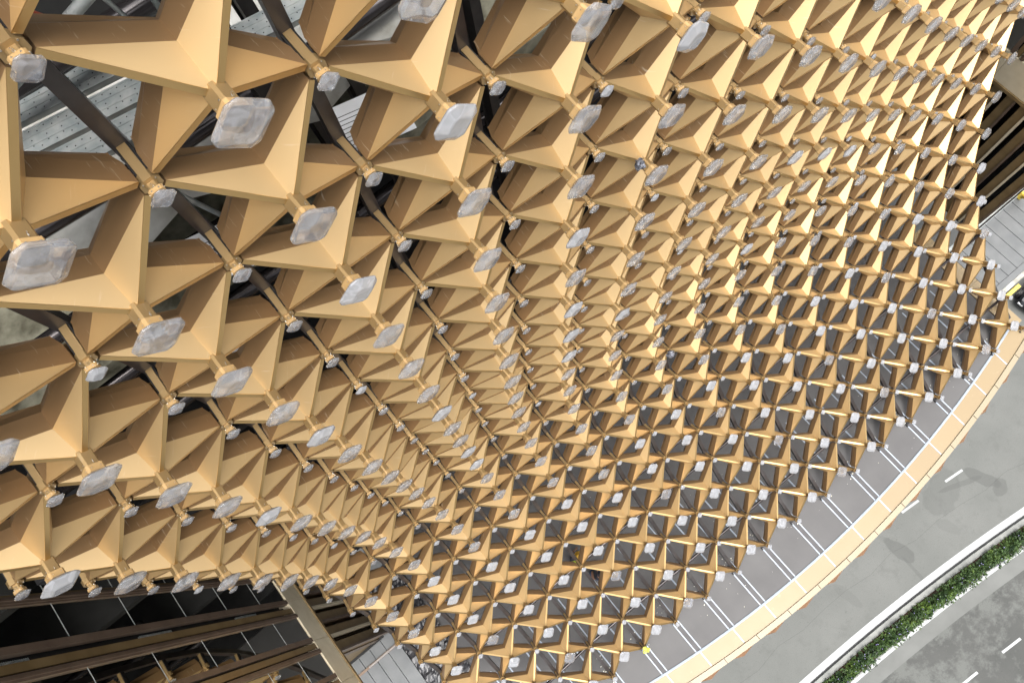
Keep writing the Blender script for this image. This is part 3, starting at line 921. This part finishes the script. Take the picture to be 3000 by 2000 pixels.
def person(loc, rot, label, vest, hm=None):
    """crouching worker, one arm reaching down to the roof; facing +X before rotation"""
    root = empty('person', loc); root.rotation_euler = (0, 0, rot); tag(root, label, 'person')
    J = dict(pel=(0, 0, .42), sp=(.12, 0, .60), ch=(.26, 0, .82), nk=(.33, 0, .97), hd=(.38, 0, 1.08), ht=(.42, 0, 1.20),
             shl=(.26, .19, .90), ell=(.42, .27, .68), wrl=(.60, .22, .50), shr=(.26, -.19, .90), elr=(.50, -.24, .70), wrr=(.72, -.18, .52),
             hl=(0, .11, .40), knl=(.38, .2, .50), anl=(.16, .17, .08), tol=(.36, .19, .04), hr=(0, -.11, .40), knr=(.36, -.2, .46), anr=(.10, -.18, .08), tor=(.30, -.2, .04))
    names = list(J)
    for side, s in (('l', 1), ('r', -1)):
        w_ = Vector(J['wr' + side]); d = (w_ - Vector(J['el' + side])).normalized(); sd_ = Vector((0, 1, 0)) * s
        J['pa' + side] = tuple(w_ + d * .06); names.append('pa' + side)
        for f, (off, ln) in enumerate([(-.03, .075), (-.01, .085), (.01, .08), (.03, .065)]):
            a = w_ + d * .10 + sd_ * off; b = a + d * ln * .5 + Vector((0, 0, -.012)); c_ = b + d * ln * .4 + Vector((0, 0, -.03))
            for q, p in enumerate((a, b, c_)): J['f%d%d%s' % (f, q, side)] = tuple(p); names.append('f%d%d%s' % (f, q, side))
        a = w_ + d * .04 - sd_ * .045; b = a + d * .05 - sd_ * .02 + Vector((0, 0, -.02))
        J['t0' + side] = tuple(a); J['t1' + side] = tuple(b); names += ['t0' + side, 't1' + side]
    ed = [('pel', 'sp'), ('sp', 'ch'), ('ch', 'nk'), ('nk', 'hd'), ('hd', 'ht'), ('pel', 'hl'), ('hl', 'knl'), ('knl', 'anl'), ('anl', 'tol'), ('pel', 'hr'), ('hr', 'knr'), ('knr', 'anr'), ('anr', 'tor')]
    for s in 'lr':
        ed += [('ch', 'sh' + s), ('sh' + s, 'el' + s), ('el' + s, 'wr' + s), ('wr' + s, 'pa' + s), ('wr' + s, 't0' + s), ('t0' + s, 't1' + s)]
        for f in range(4): ed += [('pa' + s, 'f%d0%s' % (f, s)), ('f%d0%s' % (f, s), 'f%d1%s' % (f, s)), ('f%d1%s' % (f, s), 'f%d2%s' % (f, s))]
    RAD = dict(pel=(.15, .12), sp=(.14, .11), ch=(.16, .12), nk=.06, hd=.095, ht=.085, shl=.07, shr=.07, ell=.048, elr=.048, wrl=.03, wrr=.03, pal=(.035, .02), par=(.035, .02),
               hl=.1, hr=.1, knl=.07, knr=.07, anl=.045, anr=.045, tol=.035, tor=.035)
    rad = [RAD.get(k, .009) for k in names]
    me = skinned([J[k] for k in names], [(names.index(a), names.index(b)) for a, b in ed], rad, SKIN, 'body')
    me.materials.append(SHIRT); me.materials.append(SHOE)
    link('body', me, root)
    # clothing shells
    k = ['pel', 'hl', 'knl', 'anl', 'hr', 'knr', 'anr', 'sp']
    me = skinned([J[q] for q in k], [(0, 1), (1, 2), (2, 3), (0, 4), (4, 5), (5, 6), (0, 7)], [(.165, .135), .115, .085, .065, .115, .085, .065, (.14, .11)], JEAN, 'trousers'); link('trousers', me, root)
    k = ['sp', 'ch', 'nk', 'shl', 'shr', 'ell', 'elr']
    V_ = [J[q] for q in k]; V_[2] = (.31, 0, .92)
    me = skinned(V_, [(0, 1), (1, 2), (1, 3), (1, 4), (3, 5), (4, 6)], [(.165, .135), (.18, .145), .08, .085, .085, .062, .062], SHIRT, 'shirt'); link('shirt', me, root)
    if vest:
        V_ = [J['pel'], J['sp'], J['ch'], (.30, 0, .91), (.26, .12, .9), (.26, -.12, .9)]
        me = skinned(V_, [(0, 1), (1, 2), (2, 3), (2, 4), (2, 5)], [(.17, .14), (.18, .155), (.195, .165), .1, .1, .1], LIME, 'vest'); link('vest', me, root)
    hc = Vector((.40, 0, 1.14))
    mb = MB()
    L = []
    for q in range(7):
        a = q / 6 * math.pi / 2
        L.append([(hc.x + .01 + .145 * math.cos(a) * math.cos(t), hc.y + .125 * math.cos(a) * math.sin(t), hc.z + .02 + .13 * math.sin(a)) for t in [k_ * math.pi / 8 for k_ in range(16)]])
    mb.loops(L); mb.loops([[(hc.x + .02 + r_ * 1.1 * math.cos(t), r_ * math.sin(t), hc.z + z_) for t in [k_ * math.pi / 8 for k_ in range(16)]] for r_, z_ in ((.12, .02), (.17, .012), (.172, .0), (.12, .006))])
    link('helmet', mb.mesh('helmet', hm or HELM, smooth=True), root)
    mb = MB()
    for s in (-1, 1):
        mb.cyl((hc.x + .085, s * .035, hc.z - .03), (1, 0, 0), .012, .012, 8)
        mb.cyl((hc.x - .0, s * .088, hc.z - .04), (0, s, 0), .028, .015, 8)
    mb.hull([(hc.x + .085, -.014, hc.z - .03), (hc.x + .085, .014, hc.z - .03), (hc.x + .085, .018, hc.z - .07), (hc.x + .085, -.018, hc.z - .07)],
            [(hc.x + .1, -.006, hc.z - .035), (hc.x + .1, .006, hc.z - .035), (hc.x + .12, .012, hc.z - .066), (hc.x + .12, -.012, hc.z - .066)])
    link('face', mb.mesh('face', SKIN), root)
    mb = MB()
    for s, a in (('l', J['anl']), ('r', J['anr'])):
        mb.hull(octa(.001, .0002, 0), octa(.001, .0002, .001))
        y = a[1]; x_ = a[0]
        mb.hull([(x_ - .09, y - .05, 0), (x_ + .2, y - .05, 0), (x_ + .2, y + .05, 0), (x_ - .09, y + .05, 0)], [(x_ - .08, y - .04, .1), (x_ + .15, y - .04, .07), (x_ + .15, y + .04, .07), (x_ - .08, y + .04, .1)])
    link('shoes', mb.mesh('shoes', SHOE), root)


person((-.70, -.20, ZR), .45, 'crouching worker in lime vest and orange helmet on the roof under the lattice', True)
person((-.40, -.93, ZR), -.55, 'crouching worker in blue jeans and dark shirt reaching down under the lattice', False, SHIRT)

# ---------------- road ----------------
by = lambda x: -11.72 - .0042 * (x - 3) ** 2
XX = [-24 + k * 1.5 for k in range(56)]


def ribbon(off0, off1, z, name, m, z1=None, parent=None):
    mb = MB()
    if z1 is None:
        for a, b in zip(XX[:-1], XX[1:]):
            mb.face([(a, by(a) + off0, z), (b, by(b) + off0, z), (b, by(b) + off1, z), (a, by(a) + off1, z)])
        return mb.build(name, m, parent, fix=False)
    mb.loops([[(x, by(x) + off0, z), (x, by(x) + off0, z1), (x, by(x) + off1, z1), (x, by(x) + off1, z)] for x in XX])
    return mb.build(name, m, parent)


mb = MB(); mb.face([(-400, -400, -.02), (400, -400, -.02), (400, 400, -.02), (-400, 400, -.02)])
tag(mb.build('ground', noisy('ground_concrete', (.14, .14, .13), (.16, .16, .15), .5, .9), fix=False), kind='structure')


def road_mat(name, c1, c2, c3, patch, stains):
    m, t, p = principled(name, c1, 0.85)
    N = t.nodes.new; L = t.links.new
    g = N('ShaderNodeNewGeometry')

    def nz(sc, det, lo, hi, rough=.6):
        n = N('ShaderNodeTexNoise'); n.inputs['Scale'].default_value = sc; n.inputs['Detail'].default_value = det; n.inputs['Roughness'].default_value = rough
        L(g.outputs['Position'], n.inputs['Vector'])
        r = N('ShaderNodeMapRange'); r.inputs['From Min'].default_value = lo; r.inputs['From Max'].default_value = hi
        L(n.outputs['Fac'], r.inputs['Value']); return r.outputs[0], n

    def mix(f, a, b):
        mx = N('ShaderNodeMix'); mx.data_type = 'RGBA'
        L(f, mx.inputs['Factor'])
        if isinstance(a, tuple): mx.inputs['A'].default_value = (*a, 1)
        else: L(a, mx.inputs['A'])
        mx.inputs['B'].default_value = (*b, 1)
        return mx.outputs['Result']
    f, _ = nz(.35, 8, .35, .65)
    c = mix(f, c1, c2)
    f, _ = nz(patch[0], 10, patch[1], patch[2], .75)
    c = mix(f, c, c3)
    f, _ = nz(38, 3, .5, .7)
    k = N('ShaderNodeMath'); k.operation = 'MULTIPLY'; k.inputs[1].default_value = .6; L(f, k.inputs[0])
    c = mix(k.outputs[0], c, tuple(v * .55 for v in c1))
    f, _ = nz(14, 3, .66, .69)
    c = mix(f, c, tuple(v * .6 for v in c1))
    f, _ = nz(2.6, 4, .68, .72)
    k = N('ShaderNodeMath'); k.operation = 'MULTIPLY'; k.inputs[1].default_value = .5; L(f, k.inputs[0])
    c = mix(k.outputs[0], c, tuple(v * .5 for v in c1))
    dn = N('ShaderNodeTexNoise'); dn.inputs['Scale'].default_value = 1.2; dn.inputs['Detail'].default_value = 8; L(g.outputs['Position'], dn.inputs['Vector'])
    sp = N('ShaderNodeSeparateXYZ'); L(g.outputs['Position'], sp.inputs[0])
    for (x, y, rx, ry, rot, st) in stains:
        mp = N('ShaderNodeMapping'); mp.vector_type = 'TEXTURE'
        mp.inputs['Location'].default_value = (x, y, 0); mp.inputs['Rotation'].default_value = (0, 0, rot); mp.inputs['Scale'].default_value = (rx, ry, 1000)
        L(g.outputs['Position'], mp.inputs['Vector'])
        ln = N('ShaderNodeVectorMath'); ln.operation = 'LENGTH'; L(mp.outputs[0], ln.inputs[0])
        ad = N('ShaderNodeMath'); ad.operation = 'MULTIPLY_ADD'; ad.inputs[1].default_value = 1.3; L(dn.outputs['Fac'], ad.inputs[0]); L(ln.outputs['Value'], ad.inputs[2])
        r = N('ShaderNodeMapRange'); r.inputs['From Min'].default_value = 1.72; r.inputs['From Max'].default_value = 1.6; r.inputs['To Max'].default_value = st * .7
        L(ad.outputs[0], r.inputs['Value'])
        c = mix(r.outputs[0], c, tuple(v * .62 for v in c1))
    L(c, p.inputs['Base Color'])
    return m


RD1 = road_mat('road_concrete', (.125, .129, .119), (.146, .149, .138), (.105, .108, .099), (1.1, .52, .75),
               [(16.3, -9.6, 1.25, .85, .3, .45), (18.4, -10.4, .95, .32, -1.1, .75), (17.3, -9.85, 1.3, .14, -.35, .6), (18.7, -11.2, .5, .4, .4, .7),
                (12.5, -10.2, .95, .34, -1.35, .8), (12.35, -11.4, .8, .09, -1.6, .5), (12.2, -12.2, .4, .3, 0, .35), (8.9, -10.2, .8, .25, -1.4, .3), (15.2, -10.9, .3, .6, .4, .25)])
RD2 = road_mat('road_asphalt', (.062, .064, .059), (.08, .081, .075), (.12, .124, .114), (.55, .47, .56), [])
ribbon(11.5, .16, .0, 'road', RD1)
tag(bpy.data.objects['road'], kind='structure')
ribbon(-1.3, -14, .0, 'opposite_road', RD2)
tag(bpy.data.objects['opposite_road'], kind='structure')
tag(ribbon(-1.36, -2.2, .004, 'road_shoulder', noisy('pale_shoulder', (.13, .133, .124), (.157, .16, .15), .8, .9, detail=8)), kind='structure')
ribbon(.16, -.16, .006, 'road_line', LINEW)
ribbon(-1.34, -1.5, .009, 'road_line', LINEW)
for o in [q for q in bpy.data.objects if q.name.startswith('road_line')]: tag(o, kind='structure')
mb = MB(); n_ = 0
for x in [16.8 - 2.84 * k for k in range(9)] + [22.5, 25.3]:
    mb.face([(x, by(x) + 3.24 - .06, .006), (x + 1.1, by(x + 1.1) + 3.24 - .06, .006), (x + 1.1, by(x + 1.1) + 3.24 + .06, .006), (x, by(x) + 3.24 + .06, .006)])
for x in [12.7 - 2.75 * k for k in range(8)] + [15.5, 18.3, 21]:
    mb.face([(x, by(x) - 4.52 - .06, .008), (x + 1.15, by(x + 1.15) - 4.52 - .06, .008), (x + 1.15, by(x + 1.15) - 4.52 + .06, .008), (x, by(x) - 4.52 + .06, .008)])
tag(mb.build('lane_dashes', LINEW, fix=False), kind='structure')
mb = MB()
for a, b in zip(XX[:-1], XX[1:]):  # cracks
    a2 = a + .01
    o1 = 1.9 + .12 * math.sin(a * 1.7); o2 = 1.9 + .12 * math.sin(b * 1.7)
    mb.face([(a, by(a) + o1, .004), (b, by(b) + o2, .004), (b, by(b) + o2 + .006, .004), (a, by(a) + o1 + .006, .004)])
tag(mb.build('road_joint', BLACK, fix=False), kind='structure')
med = empty('median_planter', (8, -12.4, 0)); tag(med, 'long raised concrete planter between the two roads holding the hedge', 'planter')


def under(o, par):
    o.parent = par; o.matrix_parent_inverse = Matrix.Translation(-Vector(par.location)); return o


under(ribbon(-.165, -.235, 0, 'gutter_slot', noisy('gutter_grey', (.05, .05, .05), (.08, .08, .08), 4), .004), med)
under(ribbon(-.236, -.5, 0, 'kerb', KERB, .18), med)
under(ribbon(-1.24, -1.32, 0, 'kerb', KERB, .14), med)
under(ribbon(-.5, -1.24, 0, 'soil_bed', SOIL, .1), med)
LEAF = [noisy('leaf_a', (.03, .062, .014), (.05, .095, .022), 3, .6), noisy('leaf_b', (.05, .095, .018), (.08, .135, .03), 3, .6), noisy('leaf_c', (.015, .035, .01), (.03, .06, .02), 3, .5),
        noisy('leaf_d', (.10, .17, .022), (.14, .21, .04), 3, .5)]
mb = MB(); rnd = random.Random(11)
for q in range(5200):
    x = rnd.uniform(1, 24)
    dens = noise.noise(Vector((x * .9, 0, 4)))
    edge = -.9 + rnd.gauss(0, .21)
    edge = min(max(edge, -1.38 if dens > -.1 else -1.1), -.52 + .05 * dens)
    h = .3 + .35 * (1 - abs(edge + .9) / .5) * rnd.random() + .15 * noise.noise(Vector((x * 2, edge * 3, 0)))
    cx, cy, cz = x, by(x) + edge, h
    tone = noise.noise(Vector((x * 1.3, edge * 2, 9))) + rnd.uniform(-.35, .35)
    mi = 2 if tone < -.25 else (0 if tone < .12 else (1 if tone < .42 else 3))
    for k in range(9):
        d = Vector((rnd.gauss(0, 1), rnd.gauss(0, 1), rnd.gauss(.5, .7))).normalized()
        s = rnd.uniform(.035, .075); c = Vector((cx, cy, cz)) + d * rnd.uniform(.01, .10)
        t = d.orthogonal().normalized(); t = (Matrix.Rotation(rnd.uniform(0, 6), 3, d) @ t)
        b = (d.cross(t) + d * .4).normalized()
        mb.mi = mi if rnd.random() > .2 else rnd.randrange(3)
        mb.face([c - t * s * .45, c - b * s, c + t * s * .45, c + b * s * 1.1])
tag(mb.build('hedge', LEAF, fix=False), 'leafy green hedge strip growing in the median planter', 'hedge', kind='stuff')
mb = MB()
for q in range(120):
    x = rnd.uniform(3, 24); e = rnd.uniform(-1.3, -.6)
    mb.mi = 0
    c = Vector((x, by(x) + e, .62)); s = .02
    mb.face([c + Vector((s, 0, 0)), c + Vector((0, s, .01)), c + Vector((-s, 0, 0)), c + Vector((0, -s, 0))])
tag(mb.build('hedge_flowers', noisy('violet_flowers', (.25, .2, .5), (.35, .3, .6), 5), fix=False), 'tiny violet flowers dotted over the median hedge', 'flowers', kind='stuff')

# dark car on the lower road at the right edge
car = empty('parked_car', (27.9, -5.6, 0)); car.rotation_euler = (0, 0, .1); tag(car, 'dark car standing beside the yellow block at the right edge', 'car')
CP = noisy('car_paint', (.012, .013, .016), (.016, .018, .02), 2, .2, .3)
mb = MB()
prof = [(-1.15, .0, .3), (-1.1, .1, .75), (-.5, .15, .85), (0, .2, .9)]
L = []
for x_, hw_, z0, z1 in [(-1.25, .62, .35, .62), (-1.1, .78, .25, .74), (-.3, .86, .22, .88), (.2, .88, .22, .95), (2.2, .88, .22, .98), (2.9, .84, .25, .95), (3.1, .7, .35, .8)]:
    L.append([(x_, -hw_, z0), (x_, hw_, z0), (x_, hw_, z1 - .12), (x_, hw_ * .86, z1), (x_, -hw_ * .86, z1), (x_, -hw_, z1 - .12)])
mb.loops(L); mb.build('body', CP, car)
mb = MB(); mb.hull([(-.1, -.72, .9), (2.5, -.72, .93), (2.5, .72, .93), (-.1, .72, .9)], [(.6, -.56, 1.4), (2.0, -.56, 1.42), (2.0, .56, 1.42), (.6, .56, 1.4)]); mb.build('cabin_glass', GLASS, car)
mb = MB(); mb.hull([(.55, -.58, 1.4), (2.05, -.58, 1.42), (2.05, .58, 1.42), (.55, .58, 1.4)], [(.65, -.5, 1.45), (1.95, -.5, 1.47), (1.95, .5, 1.47), (.65, .5, 1.45)]); mb.build('car_roof', CP, car)
for x_ in (-.55, 2.35):
    for y_ in (-.88, .88):
        mb = MB(); mb.cyl((x_, y_ - .1 if y_ > 0 else y_ - .08, .31), (0, 1, 0), .31, .18, 20); wo = mb.build('wheel', BLACK, car)
        mb = MB(); mb.cyl((x_, y_ + (.081 if y_ > 0 else -.085), .31), (0, 1, 0), .19, .01, 12); mb.build('rim', BOLT, wo)
for y_ in (-.55, .55):
    mb = MB(); mb.box(-1.262, -1.2, y_ - .15, y_ + .15, .5, .6); mb.build('headlight', WHITE, car)
print('objects', len(bpy.data.objects))
